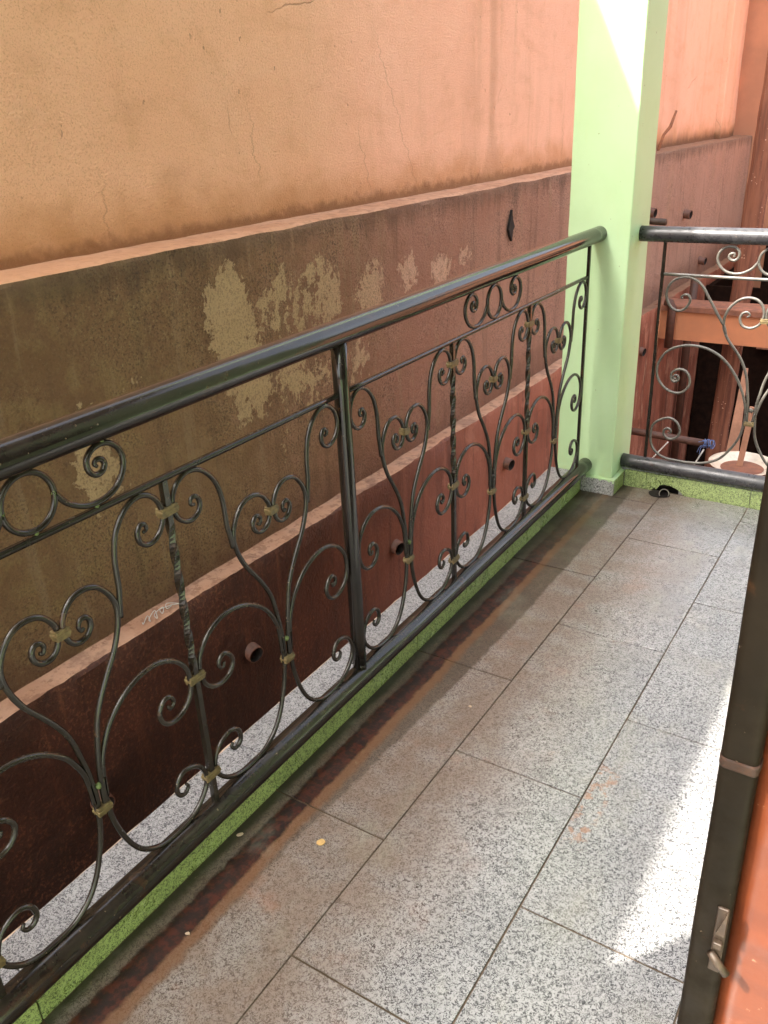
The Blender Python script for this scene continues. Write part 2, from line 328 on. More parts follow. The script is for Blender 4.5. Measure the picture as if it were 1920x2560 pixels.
# ------------------------------------------------------------------ geometry helpers
def link(o, parent=None):
    C.objects.link(o)
    if parent: o.parent = parent
    return o
def mesh(name, v, f, mat, parent=None, smooth=False):
    me = bpy.data.meshes.new(name); me.from_pydata(v, [], f); me.update()
    if smooth:
        for p in me.polygons: p.use_smooth = True
    me.materials.append(mat)
    return link(bpy.data.objects.new(name, me), parent)
def tag(o, label=None, cat=None, group=None, kind=None):
    for k, v in (('label', label), ('category', cat), ('group', group), ('kind', kind)):
        if v: o[k] = v
    return o
def empty(name, loc=(0, 0, 0)):
    o = bpy.data.objects.new(name, None); o.location = loc; o.empty_display_size = .05; return link(o)
def par(o, root):                      # parent a mesh written in world coordinates
    o.parent = root; o.matrix_parent_inverse = Matrix.Translation(-Vector(root.location)); return o
def box(x0, x1, y0, y1, z0, z1, bev=0.0):
    if not bev:
        v = [(x, y, z) for z in (z0, z1) for y in (y0, y1) for x in (x0, x1)]
        return v, [(0, 2, 3, 1), (4, 5, 7, 6), (0, 1, 5, 4), (2, 6, 7, 3), (0, 4, 6, 2), (1, 3, 7, 5)]
    b = bev; v = []; f = []
    # bottom, waist, shoulder (bevelled top and upright edges)
    def ring(i, z):
        k = len(v)
        v.extend([(x0+i+b, y0+i, z), (x1-i-b, y0+i, z), (x1-i, y0+i+b, z), (x1-i, y1-i-b, z), (x1-i-b, y1-i, z), (x0+i+b, y1-i, z), (x0+i, y1-i-b, z), (x0+i, y0+i+b, z)])
        return k
    ks = [ring(0, z0), ring(0, z1-b), ring(b, z1)]
    for a, c in zip(ks, ks[1:]):
        for j in range(8): f.append((a+j, a+(j+1) % 8, c+(j+1) % 8, c+j))
    f.append(tuple(range(ks[0]+7, ks[0]-1, -1))); f.append(tuple(range(ks[2], ks[2]+8)))
    return v, f
def bx(name, mat, parent, *a, bev=0.0):
    v, f = box(*a, bev=bev); o = mesh(name, v, f, mat)
    return par(o, parent) if parent else o
def spline(pts, n=6, closed=False):
    P = [Vector(p) for p in pts]; out = []; m = len(P)
    rng = range(m if closed else m-1)
    for i in rng:
        p0 = P[(i-1) % m] if closed or i > 0 else P[0]*2-P[1]
        p1 = P[i]; p2 = P[(i+1) % m]
        p3 = P[(i+2) % m] if closed or i < m-2 else P[-1]*2-P[-2]
        for k in range(n):
            t = k/n
            out.append(.5*((2*p1)+(p2-p0)*t+(2*p0-5*p1+4*p2-p3)*t*t+(3*p1-p0-3*p2+p3)*t**3))
    if not closed: out.append(P[-1])
    return out
def sweep(path, rad, seg=8, binormal=None, closed=False, cap=True, flat=1.0):
    v, f = [], []; n = len(path)
    prev = None
    for i, p in enumerate(path):
        a = path[(i-1) % n] if closed or i else path[0]; b = path[(i+1) % n] if closed or i < n-1 else path[-1]
        t = (b-a)
        if t.length < 1e-9: t = Vector((0, 0, 1))
        t.normalize()
        if binormal is not None: B = Vector(binormal)
        else:
            ref = prev if prev is not None else (Vector((1, 0, 0)) if abs(t.x) < .8 else Vector((0, 1, 0)))
            B = (ref-t*ref.dot(t)).normalized(); prev = B
        N = B.cross(t).normalized()
        r = rad[i] if isinstance(rad, (list, tuple)) else rad
        for k in range(seg):
            an = 2*math.pi*(k+.5)/seg
            v.append(p+N*math.cos(an)*r+B*math.sin(an)*r*flat)
    for i in range(n if closed else n-1):
        a = i*seg; b = ((i+1) % n)*seg
        for k in range(seg): f.append((a+k, a+(k+1) % seg, b+(k+1) % seg, b+k))
    if cap and not closed:
        f.append(tuple(range(seg-1, -1, -1))); f.append(tuple((n-1)*seg+k for k in range(seg)))
    return [tuple(q) for q in v], f
def rod(name, path, rad, mat, root, seg=8, **k):
    v, f = sweep([Vector(p) for p in path], rad, seg, **k); o = mesh(name, v, f, mat, smooth=True)
    return par(o, root) if root else o
def hollow(name, p0, p1, ro, ri, mat, root, seg=20):     # open pipe: outer wall, rim, inner wall
    p0, p1 = Vector(p0), Vector(p1); t = (p1-p0).normalized()
    B = (Vector((0, 0, 1)) if abs(t.z) < .8 else Vector((1, 0, 0))); B = (B-t*B.dot(t)).normalized(); N = B.cross(t)
    v, f = [], []
    for p, r in ((p0, ro), (p1, ro), (p1, ri), (p0, ri)):
        for k in range(seg):
            a = 2*math.pi*k/seg; v.append(tuple(p+N*math.cos(a)*r+B*math.sin(a)*r))
    for i in range(3):
        for k in range(seg): f.append((i*seg+k, i*seg+(k+1) % seg, (i+1)*seg+(k+1) % seg, (i+1)*seg+k))
    f.append(tuple(3*seg+k for k in range(seg)))
    o = mesh(name, v, f, mat); o.data.materials.append(M['hole'])
    for i, p in enumerate(o.data.polygons):
        p.use_smooth = len(p.vertices) == 4; p.material_index = 1 if i >= 2*seg else 0
    return par(o, root) if root else o
def nz(x, y, z, s, amp): return noise.noise(Vector((x*s, y*s, z*s)))*amp

# ------------------------------------------------------------------ setting: ground, balcony floor, kerbs, slab
HX = 1.50                                        # face of the house wall
def ground():
    v, f = [], []; n = 40
    for j in range(n+1):
        for i in range(n+1):
            x = -120+240*i/n; y = -120+240*j/n; v.append((x, y, -1.90))
    for j in range(n):
        for i in range(n): a = j*(n+1)+i; f.append((a, a+1, a+n+2, a+n+1))
    return tag(mesh('ground', v, f, M['soil']), kind='structure')
ground()
XA, TW, TL = .2778, .2963, .6
floor = tag(bx('balcony_floor', M['grout'], None, -.006, HX, -3.0, 3.10, -.16, -.0035), kind='structure')
full_me = None; G_ = .0018
def tile_mesh(wx, wy):
    v, f = box(-wx/2, wx/2, -wy/2, wy/2, -.010, 0, bev=.0003)
    me = bpy.data.meshes.new('floor_tile'); me.from_pydata(v, [], f); me.update(); me.materials.append(M['floor']); return me
cache = {}
def tile(x0, x1, y0, y1):
    y0 = max(y0, -3.0); y1 = min(y1, 3.088)
    if y1-y0 < .02 or x1-x0 < .02: return
    wx, wy = round(x1-x0-2*G_, 4), round(y1-y0-.0050, 4)
    if (wx, wy) not in cache: cache[(wx, wy)] = tile_mesh(wx, wy)
    o = bpy.data.objects.new('floor_tile', cache[(wx, wy)]); link(o, floor)
    o.location = ((x0+x1)/2, (y0+y1)/2, random.uniform(-.0004, .0004))
    o.rotation_euler = (random.uniform(-.0008, .0008), random.uniform(-.0008, .0008), random.uniform(-.0012, .0012))
ROW = [(.0015, XA, .565), (XA, XA+TW, .868), (XA+TW, XA+2*TW, 1.159), (XA+2*TW, XA+3*TW, .868), (XA+3*TW, HX, 1.165)]
for x0, x1, y0 in ROW:
    k = math.floor((-3.0-y0)/TL)
    while y0+k*TL < 3.09: tile(x0, x1, y0+k*TL, y0+(k+1)*TL); k += 1
# left kerb
KT = .070
kerb = tag(bx('balcony_kerb', M['concrete'], None, -.118, -.008, -3.0, 2.981, -.30, .061), kind='structure')
def slab(name, mat, root, x0, x1, y0, y1, z0, z1, axis='x', bev=.0012):
    v, f = box(x0, x1, y0, y1, z0, z1, bev=bev); o = mesh(name, v, f, mat); o.parent = root; return o
yj = 1.168
k = -7
while yj+k*TL < 2.98:
    a, b = max(yj+k*TL, -2.9)+.0012, min(yj+(k+1)*TL, 2.981)-.0012
    if b-a > .02:
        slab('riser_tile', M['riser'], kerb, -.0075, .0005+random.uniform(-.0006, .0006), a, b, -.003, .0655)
        slab('sill_tile', M['sill'], kerb, -.1215, -.008, a+.010, b+.010 if b < 2.97 else b, .0615, KT)
    k += 1
v, f = [], []
for i in range(301):                              # chipped edge of the sill bedding
    y = -2.9+5.88*i/300; e = .1285+nz(0, y, 3, 9, .004)+nz(0, y, 7, 40, .002)
    zt = .0655+nz(0, y, 11, 14, .0025)
    v += [(-.1185, y, .056), (-.1222, y, zt), (-e, y, zt-.003), (-e+.002, y, .02)]
for i in range(300):
    for j in range(3): f.append((i*4+j, i*4+j+1, i*4+j+5, i*4+j+4))
o = mesh('sill_edge', v, f, M['cream'], smooth=True); o.parent = kerb
# far kerb with the broken drain notch
YK = 3.09
fk = tag(bx('end_kerb', M['concrete'], None, .330, HX, YK+.008, YK+.108, -.30, .060), kind='structure')
o = mesh('kerb_core', *box(.113, .205, YK+.008, YK+.108, -.30, .060), M['concrete']); o.parent = fk
o = mesh('kerb_core', *box(.2052, .3298, YK+.060, YK+.1075, -.30, .0598), M['hole']); o.parent = fk
def prism_xz(name, pts, y0, y1, mat, root):
    n = len(pts); v = [(x, y0, z) for x, z in pts]+[(x, y1, z) for x, z in pts]
    f = [tuple(range(n)), tuple(range(2*n-1, n-1, -1))]+[(i+n, (i+1) % n+n, (i+1) % n, i) for i in range(n)]
    o = mesh(name, v, f, mat); o.parent = root; return o
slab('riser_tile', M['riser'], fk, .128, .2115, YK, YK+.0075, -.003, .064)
notch = [(.2465, -.003), (.2465, .064), (.5755, .064), (.5755, -.003), (.352, -.003), (.340, .010), (.322, .021), (.300, .028), (.276, .029), (.262, .024)]
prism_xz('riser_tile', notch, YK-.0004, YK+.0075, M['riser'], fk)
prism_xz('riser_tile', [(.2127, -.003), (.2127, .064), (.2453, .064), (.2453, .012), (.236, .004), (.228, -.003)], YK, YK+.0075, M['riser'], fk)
for a in (.578, 1.178):
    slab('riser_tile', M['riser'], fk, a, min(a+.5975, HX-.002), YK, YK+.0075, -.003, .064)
for a, b in ((.113, .2755), (.278, .5775), (.580, 1.177), (1.18, HX)):
    slab('sill_tile', M['sill'], fk, a+.001, b-.001, YK+.008, YK+.112, .0605, KT)
o = mesh('sill_edge', *box(.113, HX, YK+.1085, YK+.120, .03, .066), M['cream']); o.parent = fk
# drain: pipe mouth lying in the broken notch
dr = empty('drain_pipe', (.292, YK-.02, 0))
hollow('mouth', (.268, YK+.05, -.030), (.2905, YK-.040, .0105), .0185, .0150, M['pvcgrey'], dr)
tag(dr, 'short grey drain pipe mouth in the broken notch of the green end kerb', 'pipe')
hs = []
for i in range(26):
    a = 2*math.pi*i/26; r = 1+nz(math.cos(a), math.sin(a), 4, 1.4, .12)
    hs.append((.272+.040*r*math.cos(a), YK-.030+.032*r*math.sin(a), .0016))
hs = [(x, min(y, YK-.0008), z) for x, y, z in hs]
o = tag(mesh('hole_patch', hs, [tuple(range(len(hs)))], M['hole']), 'flat black patch standing for the broken hole around the drain pipe mouth', 'mud')  # flat piece, its black stands for shade in the cavity
sol = o.modifiers.new('thick', 'SOLIDIFY'); sol.thickness = .0012; sol.offset = 1

# roof slab and house wall of the balcony (they frame the strip of open sky)
roof = tag(bx('roof_slab', M['ceiling'], None, -.10, HX+3, -.50, 3.22, 3.50, 3.64), 'dark soffit roof slab over the tiled balcony', 'roof')
hw = empty('house_wall', (HX, 0, 0)); YB = -1.7
bx('dado', M['lime'], hw, HX, HX+.18, YB, 3.22, -1.90, .80); bx('pier', M['lime'], hw, HX+.0005, HX+.1795, 1.90, 3.2195, .8, 2.55)
bx('pier', M['lime'], hw, HX+.0005, HX+.1795, YB, -1.2, .8, 2.55); bx('head', M['lime'], hw, HX, HX+.18, YB, 3.22, 2.55, 3.497)
bx('added_window_sill', M['sill'], hw, HX-.02, HX+.178, -1.2, 1.90, .8005, .825)
for k in range(5): bx('added_shutter', M['added_shutter'], hw, HX+.06, HX+.10, -1.198+.6196*k, -1.198+.6196*(k+1)-.006, .826, 2.549)  # unseen window and leaves, added to darken rail reflections and cut bounce
bx('wall_skirting', M['skirt'], hw, HX-.012, HX-.0005, YB, 3.08, .0015, .09)
tag(hw, 'lime green house wall with added dark shutters along the inner side of the balcony', 'wall')

# ------------------------------------------------------------------ neighbour's stepped retaining wall
NW = empty('retaining_wall', (-.9, 3, -1.90))
def loft(name, prof, y0, y1, n, mat, disp, mask=None, mats=None):
    """prof(y) -> list of (x,z,tag); extruded along y with closed ends"""
    v, f, cols, mi = [], [], [], []; m = None
    for i in range(n+1):
        y = y0+(y1-y0)*i/n; P = prof(y); m = len(P)
        for (x, z, t) in P:
            dx, dz = disp(x, y, z, t); v.append((x+dx, y, z+dz)); cols.append(mask(y, z) if mask else (0, 0, 0))
    for i in range(n):
        for j in range(m):
            a = i*m+j; b = i*m+(j+1) % m; f.append((a, b, b+m, a+m)); mi.append(1 if (prof0[j][2] == 'top' and prof0[(j+1) % m][2] in ('top', 'edge')) or (prof0[j][2] == 'edge' and prof0[(j+1) % m][2] == 'top') else 0) if mats else mi.append(0)
    f.append(tuple(range(m-1, -1, -1))); f.append(tuple(n*m+k for k in range(m))); mi += [0, 0]
    o = mesh(name, v, f, mat, smooth=True)
    if mats:
        for mm in mats: o.data.materials.append(mm)
    o.data.polygons.foreach_set('material_index', mi)
    at = o.data.color_attributes.new('mask', 'FLOAT_COLOR', 'POINT')
    flat = []
    for c in cols: flat += [c[0], c[1], c[2], 1.0]
    at.data.foreach_set('color', flat)
    try: o.data.set_sharp_from_angle(angle=R(40))
    except Exception: pass
    return par(o, NW)
def lin(a, b, n): return [a+(b-a)*i/n for i in range(n+1)]
XL, XM, XU = -.75, -.825, -.995
Z1 = lambda y: .990+.004*math.sin(y*1.1)
Z2 = lambda y: -.012-.010*max(0, y-1.5)
def ell(y, z, cy, cz, ry, rz): return max(0, 1-((y-cy)/ry)**2-((z-cz)/rz)**2)
def mask_mid(y, z):
    k = 0
    for cy, cz, ry, rz, a in ((2.06, .72, .11, .19, 1.1), (2.13, .56, .12, .17, 1.1), (2.36, .74, .16, .13, .72), (2.55, .74, .12, .17, .72), (2.40, .50, .22, .16, .62), (2.86, .70, .13, .13, .85), (2.74, .50, .11, .13, .62), (3.12, .71, .10, .10, .85), (3.40, .70, .12, .07, .8), (3.62, .73, .08, .05, .7), (2.25, .40, .16, .22, .45), (1.50, .47, .10, .12, 1.0), (1.62, .62, .16, .08, .40), (2.62, .34, .30, .2, .35)):
        k = max(k, a*ell(y, z, cy, cz, ry*1.35, rz*1.35))
    s = min(1, 2.2*ell(y, z, 4.08, .79, .035, .07))  # dark inside of the chipped hole painted on the surface
    return (k, s, 0)
def mask_up(y, z):
    s = .0
    w_ = .045 if z > 1.2 else .045+.10*(1.2-z)/.2
    s = max(s, .62*max(0, 1-(abs(y-4.235-nz(0, z, 1, 5, .015))/w_)**4))
    s = max(s, .45*ell(y, z, 2.08, 1.17, .10, .05)); s = max(s, .4*ell(y, z, 2.2, 1.13, .03, .06))
    s = max(s, .5*max(0, 1-abs(y-6.55-nz(0, z, 9, 2, .08))/.13)); s = max(s, .35*max(0, 1-abs(y-7.35)/.16))
    s = max(s, .30*max(0, 1-abs(y-4.02)/.12)*(1 if z < 1.5 else .6))
    return (0, s, 0)
def dsp(amp_f, amp_t):
    def d(x, y, z, t):
        if t == 'back': return 0, 0
        a = nz(x, y, z, 2.2, amp_f)+nz(x, y, z, 11, amp_f*.45)
        if t == 'edge': return a+nz(0, y, 5, 5, amp_t*1.6)+nz(0, y, 2, 28, amp_t*.9), nz(0, y, 9, 4, amp_t*.8)+nz(0, y, 4, 30, amp_t*.18)
        if t == 'top': return 0, nz(x, y, 3, 9, amp_t*.5)
        return a, 0
    return d
Y0, Y1 = -3.0, 9.62
def prof_low(y):
    zt = Z2(y); return [(XL, z, 'front') for z in lin(-1.91, zt-.012, 26)]+[(XL-.004, zt-.002, 'edge')]+[(x, zt, 'top') for x in lin(XL-.02, XM-.08, 4)]+[(XM-.30, zt, 'back'), (XM-.30, -1.91, 'back')]
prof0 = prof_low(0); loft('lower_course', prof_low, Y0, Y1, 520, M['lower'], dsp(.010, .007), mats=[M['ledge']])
def prof_mid(y):
    z0 = Z2(y)-.02; zt = Z1(y); return [(XM, z, 'front') for z in lin(z0, zt-.014, 34)]+[(XM-.005, zt-.003, 'edge')]+[(x, zt+.002, 'top') for x in lin(XM-.03, XU-.05, 5)]+[(XM-.36, zt, 'back'), (XM-.36, z0, 'back')]
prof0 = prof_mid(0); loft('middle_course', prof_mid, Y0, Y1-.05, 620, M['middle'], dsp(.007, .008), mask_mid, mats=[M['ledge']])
def prof_up(y):
    z0 = Z1(y)-.02; return [(XU, z, 'front') for z in lin(z0, 3.49, 50)]+[(XU-.004, 3.51, 'back'), (XU-.2, 3.51, 'back'), (XU-.2, z0, 'back')]
prof0 = prof_up(0); loft('upper_wall', prof_up, Y0, Y1-.1, 420, M['upper'], dsp(.006, .004), mask_up)
# pilaster closing the upper wall
o = bx('pilaster', M['upper'], NW, XU-.19, XU+.055, 8.75, 9.15, .985, 3.505, bev=.006)
for (y, z) in ((1.904, -.336), (3.935, -.373), (2.839, -.362), (1.222, -.433), (6.194, -.315), (4.95, -.36)):
    hollow('weep_pipe', (XL-.02, y, z+.004), (XL+.026+random.uniform(-.008, .012), y-.010, z-.003), .031, .0275, M['pvc'], NW)
for (y, z) in ((7.33, .505), (8.0, .05), (6.35, .62)):
    hollow('weep_pipe', (XM-.02, y, z+.004), (XM+.055, y-.01, z-.004), .034, .028, M['pvc'], NW)
hp = [(.010, .075), (.018, .030), (.040, -.005), (.020, -.022), (.012, -.070), (-.008, -.045), (-.026, -.012), (-.014, .020)]
v = [(XM+.0115-dx, 4.08+a, .795+b) for dx in (0, .03) for a, b in hp]; n = len(hp)
par(mesh('chipped_hole_shade', v, [tuple(range(n)), tuple(range(2*n-1, n-1, -1))]+[(i, n+i, n+(i+1) % n, (i+1) % n) for i in range(n)], M['hole']), NW)  # near black piece stands for the shaded depth of the hole
tag(NW, 'stepped retaining wall, orange plaster above dark brown cement courses, beyond the railing', 'wall')

# ------------------------------------------------------------------ green columns
def column(y0, y1, label, detail=True):
    c = empty('column', (.006, (y0+y1)/2, 0))
    # shaft with slightly uneven arrises
    v, f = [], []; n = 60; x0, x1 = -.100, .112
    for i in range(n+1):
        z = -.25+(3.497+.25)*i/n; e = lambda k: nz(k*3.1, z, k, 6, .0012)
        v += [(x0+e(1)+.003, y0+e(2), z), (x1+e(3)-.003, y0+e(2), z), (x1+e(3), y0+e(2)+.003, z), (x1+e(3), y1+e(4)-.003, z), (x1+e(3)-.003, y1+e(4), z), (x0+e(1)+.003, y1+e(4), z), (x0+e(1), y1+e(4)-.003, z), (x0+e(1), y0+e(2)+.003, z)]
    for i in range(n):
        for j in range(8): f.append((i*8+j, i*8+(j+1) % 8, i*8+8+(j+1) % 8, i*8+8+j))
    f.append(tuple(range(7, -1, -1))); f.append(tuple(n*8+k for k in range(8)))
    par(mesh('shaft', v, f, M['lime']), c)
    if detail:
        bx('skirting_tile', M['skirt'], c, .0015, .1265, y0-.0125, y0-.002, -.002, .0600, bev=.001)
        bx('skirting_tile', M['riser'], c, .1135, .1265, y0-.0015, YK-.0015, -.002, .0595, bev=.001)  # side tile carries the same painted green bounce
        # paint run over the skirting
        pts = [(.030, y0-.006), (.050, y0-.011)]
        v, f = [], []
        for i in range(41):
            t = i/40; x = .02+.107*t; lo = .0575-max(0, nz(x*60, 1, 2, 1, .010))-(.010 if i > 37 else 0)
            v += [(x, y0-.001, .0635), (x, y0-.0132, .0616), (x, y0-.0134, lo)]
        for i in range(40):
            for j in range(2): f.append((i*3+j, i*3+j+1, i*3+j+4, i*3+j+3))
        par(mesh('paint_run', v, f, M['lime']), c)
        v, f = [], []
        for i in range(41):
            t = i/40; y = y0-.0125+.122*t; lo = .0570-max(0, nz(y*55, 5, 2, 1, .012))
            v += [(.1128, y, .0630), (.1268, y, .0612), (.1272, y, lo)]
        for i in range(40):
            for j in range(2): f.append((i*3+j, i*3+j+3, i*3+j+4, i*3+j+1))
        par(mesh('paint_run', v, f, M['lime']), c)
    return tag(c, label, 'column')
column(2.982, 3.188, 'square lime green column where the two railings meet, speckled skirting at its foot')
column(-.285, -.04, 'added unseen square lime green column at the hidden start of the long railing', False)  # unseen, placed and sized for its shadow on floor and door

# ------------------------------------------------------------------ wrought iron
UP = [(.190, .727), (.198, .730), (.1965, .739), (.187, .741), (.179, .733), (.178, .720), (.185, .709), (.198, .703), (.213, .705), (.227, .715), (.236, .730), (.238, .745), (.234, .760), (.226, .773), (.213, .783), (.197, .788), (.178, .786), (.160, .777), (.144, .761), (.133, .743), (.126, .720), (.123, .700), (.122, .680), (.121, .657), (.117, .635), (.113, .610)]
HE = [(.0415, .627), (.036, .624), (.032, .632), (.036, .641), (.046, .643), (.054, .635), (.053, .621), (.042, .610), (.026, .608), (.013, .616), (.006, .630), (.0045, .647), (.008, .659), (.020, .675), (.038, .685), (.060, .686), (.079, .679), (.095, .663), (.106, .643), (.109, .624), (.106, .604), (.098, .581), (.085, .556), (.064, .527), (.043, .495), (.027, .462), (.017, .42), (.010, .38), (.007, .345), (.0055, .300)]
LO = [(.175, .397), (.178, .389), (.186, .390), (.190, .399), (.184, .410), (.172, .413), (.160, .405), (.153, .390), (.158, .373), (.172, .361), (.191, .358), (.211, .365), (.227, .380), (.236, .403), (.235, .430), (.229, .447), (.214, .466), (.194, .480), (.168, .489), (.140, .490), (.115, .485), (.090, .475), (.066, .459), (.044, .437), (.029, .412), (.0185, .386), (.014, .355), (.0125, .32)]
BO = [(.184, .214), (.188, .206), (.180, .197), (.168, .199), (.160, .212), (.166, .233), (.184, .243), (.208, .238), (.225, .225), (.235, .205), (.2365, .188), (.230, .170), (.210, .148), (.185, .1345), (.155, .1285), (.125, .1285), (.097, .135), (.068, .152), (.046, .178), (.029, .213), (.016, .255), (.010, .300), (.013, .36)]
RR = .0049
def taper(n, r=RR):                     # forged thin tip, thick body
    return [r*(.62+.38*min(1, i/(n*.16))) for i in range(n)]
def strand(name, P, to3, binormal, mat, root, seg=8, r=RR):
    path = spline([to3(*p) for p in P], 5); v, f = sweep(path, taper(len(path), r), seg, binormal)
    return par(mesh(name, v, f, mat, smooth=True), root)
def bead(root, p, r, mat):
    v, f = [], []; n, m = 8, 6; s = random.random()*9
    for j in range(m+1):
        th = math.pi*j/m
        for i in range(n):
            a = 2*math.pi*i/n; d = Vector((math.sin(th)*math.cos(a), math.sin(th)*math.sin(a), math.cos(th)))
            k = 1+noise.noise(d*1.7+Vector((s, 0, 0)))*.55
            v.append(tuple(Vector(p)+d*r*k*(.72 if r < .016 else 1)))
    for j in range(m):
        for i in range(n): f.append((j*n+i, j*n+(i+1) % n, (j+1)*n+(i+1) % n, (j+1)*n+i))
    return par(mesh('weld_bead', v, f, mat, smooth=True), root)
def collar(root, c, half, axis, mat, tilt=0):     # three raised turns of flat strip round the rods
    cx, cy, cz = c
    V, F = [], []
    for k, (dz, gr) in enumerate(((-.0052, .0010), (0, .0022), (.0052, .0010))):
        hw_, hd = half+gr, .0068+gr; h = .0027
        if axis == 'y': v, f = box(-hd, hd, -hw_, hw_, dz-h, dz+h, bev=.0008)
        else: v, f = box(-hw_, hw_, -hd, hd, dz-h, dz+h, bev=.0008)
        b = len(V); V += v; F += [tuple(i+b for i in q) for q in f]
    rot = Matrix.Rotation(tilt, 3, 'X' if axis == 'y' else 'Y')
    V = [tuple(rot @ Vector(q)+Vector(c)) for q in V]
    return par(mesh('collar', V, F, mat), root)
def twisted(root, pos, z0, z1, mat, t0=.435, t1=.715, s=.0054, turns=2.5, twist=True):
    v, f = [], []; n = 80 if twist else 2
    for i in range(n+1):
        z = z0+(z1-z0)*i/n; u = min(1, max(0, (z-t0)/(t1-t0))); a = math.pi/4+(u*turns*math.pi if twist else 0)
        for k in range(4): v.append((pos[0]+s*1.414*math.cos(a+k*math.pi/2), pos[1]+s*1.414*math.sin(a+k*math.pi/2), z))
    for i in range(n):
        for k in range(4): f.append((i*4+k, i*4+(k+1) % 4, i*4+4+(k+1) % 4, i*4+4+k))
    f += [(3, 2, 1, 0), tuple(n*4+k for k in range(4))]
    return par(mesh('twisted_bar' if twist else 'end_bar', v, f, mat), root)
def rail(name, p0, p1, r, mat, root, wob=.0015, seg=28):
    p0, p1 = Vector(p0), Vector(p1); n = 40; path = []
    for i in range(n+1):
        q = p0.lerp(p1, i/n); path.append(q+Vector((nz(q.x, q.y, 1, 2, wob), nz(q.x, q.y, 5, 2, wob)*(0 if abs((p1-p0).y) > abs((p1-p0).x) else 1), nz(q.x, q.y, 9, 2, wob))))
    return rod(name, path, r, mat, root, seg)

# ---- long railing, plane x = RX
RX = .010; ZT, ZB, ZM = .922, .1005, .7975
LR = empty('iron_railing', (RX, 1.5, .07))
rail('top_rail', (RX, -.045, ZT), (RX, 2.992, ZT), .0255, M['black'], LR)
rail('bottom_rail', (RX+.001, -.045, ZB), (RX+.001, 2.992, ZB), .0262, M['black'], LR, wob=.001)
POST, BARS, ENDS = 1.486, (.518, .988, 1.958, 2.426), (.045, 2.894)
for a, b in ((-.04, POST-.016), (POST+.016, 2.894)):
    path = [(RX, a+(b-a)*i/24, ZM-.0003+nz(0, a+(b-a)*i/24, 3, 3, .0016)) for i in range(25)]
    rod('middle_bar', path, .0062, M['blackrod'], LR, seg=4, binormal=(1, 0, 0))
rod('post', [(RX, POST, z) for z in lin(ZB+.01, ZT-.01, 8)], .0168, M['black'], LR, seg=24)
for y in BARS: twisted(LR, (RX, y), ZB+.02, ZM-.004, M['blackrod'])
for y in ENDS: twisted(LR, (RX, y), ZB+.02, ZT-.02, M['blackrod'], s=.0048, twist=False)
nodes = sorted([*BARS, POST, *ENDS])
for a, b in zip(nodes, nodes[1:]):
    ax = (a+b)/2; h = (b-a)/2
    for sg, end in ((-1, a), (1, b)):
        lim = h-(.0085 if end in BARS else .021 if end == POST else .0085)
        s = lim/.242
        T = lambda u, z, s=s, sg=sg, ax=ax: (RX+.0012*sg, ax+sg*u*s, z)
        for nm, P in (('upper_scroll', UP), ('heart_scroll', HE), ('lower_scroll', LO), ('base_scroll', BO)):
            jz = random.uniform(-.002, .002)
            strand(nm, [(u, z+jz*(1 if z > .2 else 0)) for u, z in P], T, (1, 0, 0), M['blackrod'], LR)
        bead(LR, T(.197, .792), .0062, M['limefleck'] if random.random() < .5 else M['blackrod'])
        bead(LR, T(.113, .614), .0056, M['limefleck'] if random.random() < .4 else M['blackrod'])
        bead(LR, T(.140, .1270), .0058, M['blackrod'])
        if end == POST or end in ENDS:
            for z in (.745, .415, .20): bead(LR, (RX, end-sg*(.019 if end == POST else .007), z), .0045, M['blackrod'])
    collar(LR, (RX, ax, .640), .0105, 'y', M['brass'], random.uniform(-.1, .1))
    collar(LR, (RX, ax, .303), .0125, 'y', M['brass'], random.uniform(-.1, .1))
    bead(LR, (RX+.003, ax, .350), .0072, M['limefleck'] if ax < 2 else M['blackrod'])
for y in BARS:
    for z in (.742, .412, .190): collar(LR, (RX, y, z), .0165, 'y', M['brass'], random.uniform(-.06, .06))
    bead(LR, (RX, y, ZB+.027), .0085, M['blackrod']); bead(LR, (RX, y, ZM-.006), .0075, M['limefleck'] if y < 1 else M['blackrod'])
bead(LR, (RX, POST, ZT-.0255), .017, M['black']); bead(LR, (RX, POST, ZB+.025), .018, M['black'])
FZ = [(.120, .860), (.116, .865), (.121, .8705), (.130, .868), (.1335, .859), (.127, .850), (.114, .849), (.104, .860), (.105, .877), (.119, .889), (.137, .891), (.152, .885), (.164, .872), (.168, .854), (.162, .835), (.147, .818), (.127, .809), (.104, .807), (.082, .812), (.060, .825), (.047, .841), (.041, .851)]
def frieze(root, T, bn, mat, r=RR):
    path = spline([T(.042*math.cos(a), .8505+.0425*math.sin(a)) for a in [2*math.pi*i/16 for i in range(16)]], 4, True)
    v, f = sweep(path, r, 8, bn, closed=True); par(mesh('frieze_ring', v, f, mat, smooth=True), root)
    for sg in (-1, 1): strand('frieze_scroll', [(sg*u, z) for u, z in FZ], T, bn, mat, root, r=r)
for yc in (.752, 2.192):
    s = 1.0 if yc < 1 else .99
    frieze(LR, lambda u, z, yc=yc, s=s: (RX, yc+u*s, z), (1, 0, 0), M['blackrod'])
    for u, z in ((.041, .851), (-.041, .851), (0, .805), (.105, .803), (-.105, .803), (0, .897), (.135, .895), (-.135, .895)):
        bead(LR, (RX+.001, yc+u, z), .0056, M['limefleck'] if yc < 1 and random.random() < .6 else M['blackrod'])
tag(LR, 'long black wrought iron balcony railing with heart scrolls and twisted bars on the green kerb', 'railing')

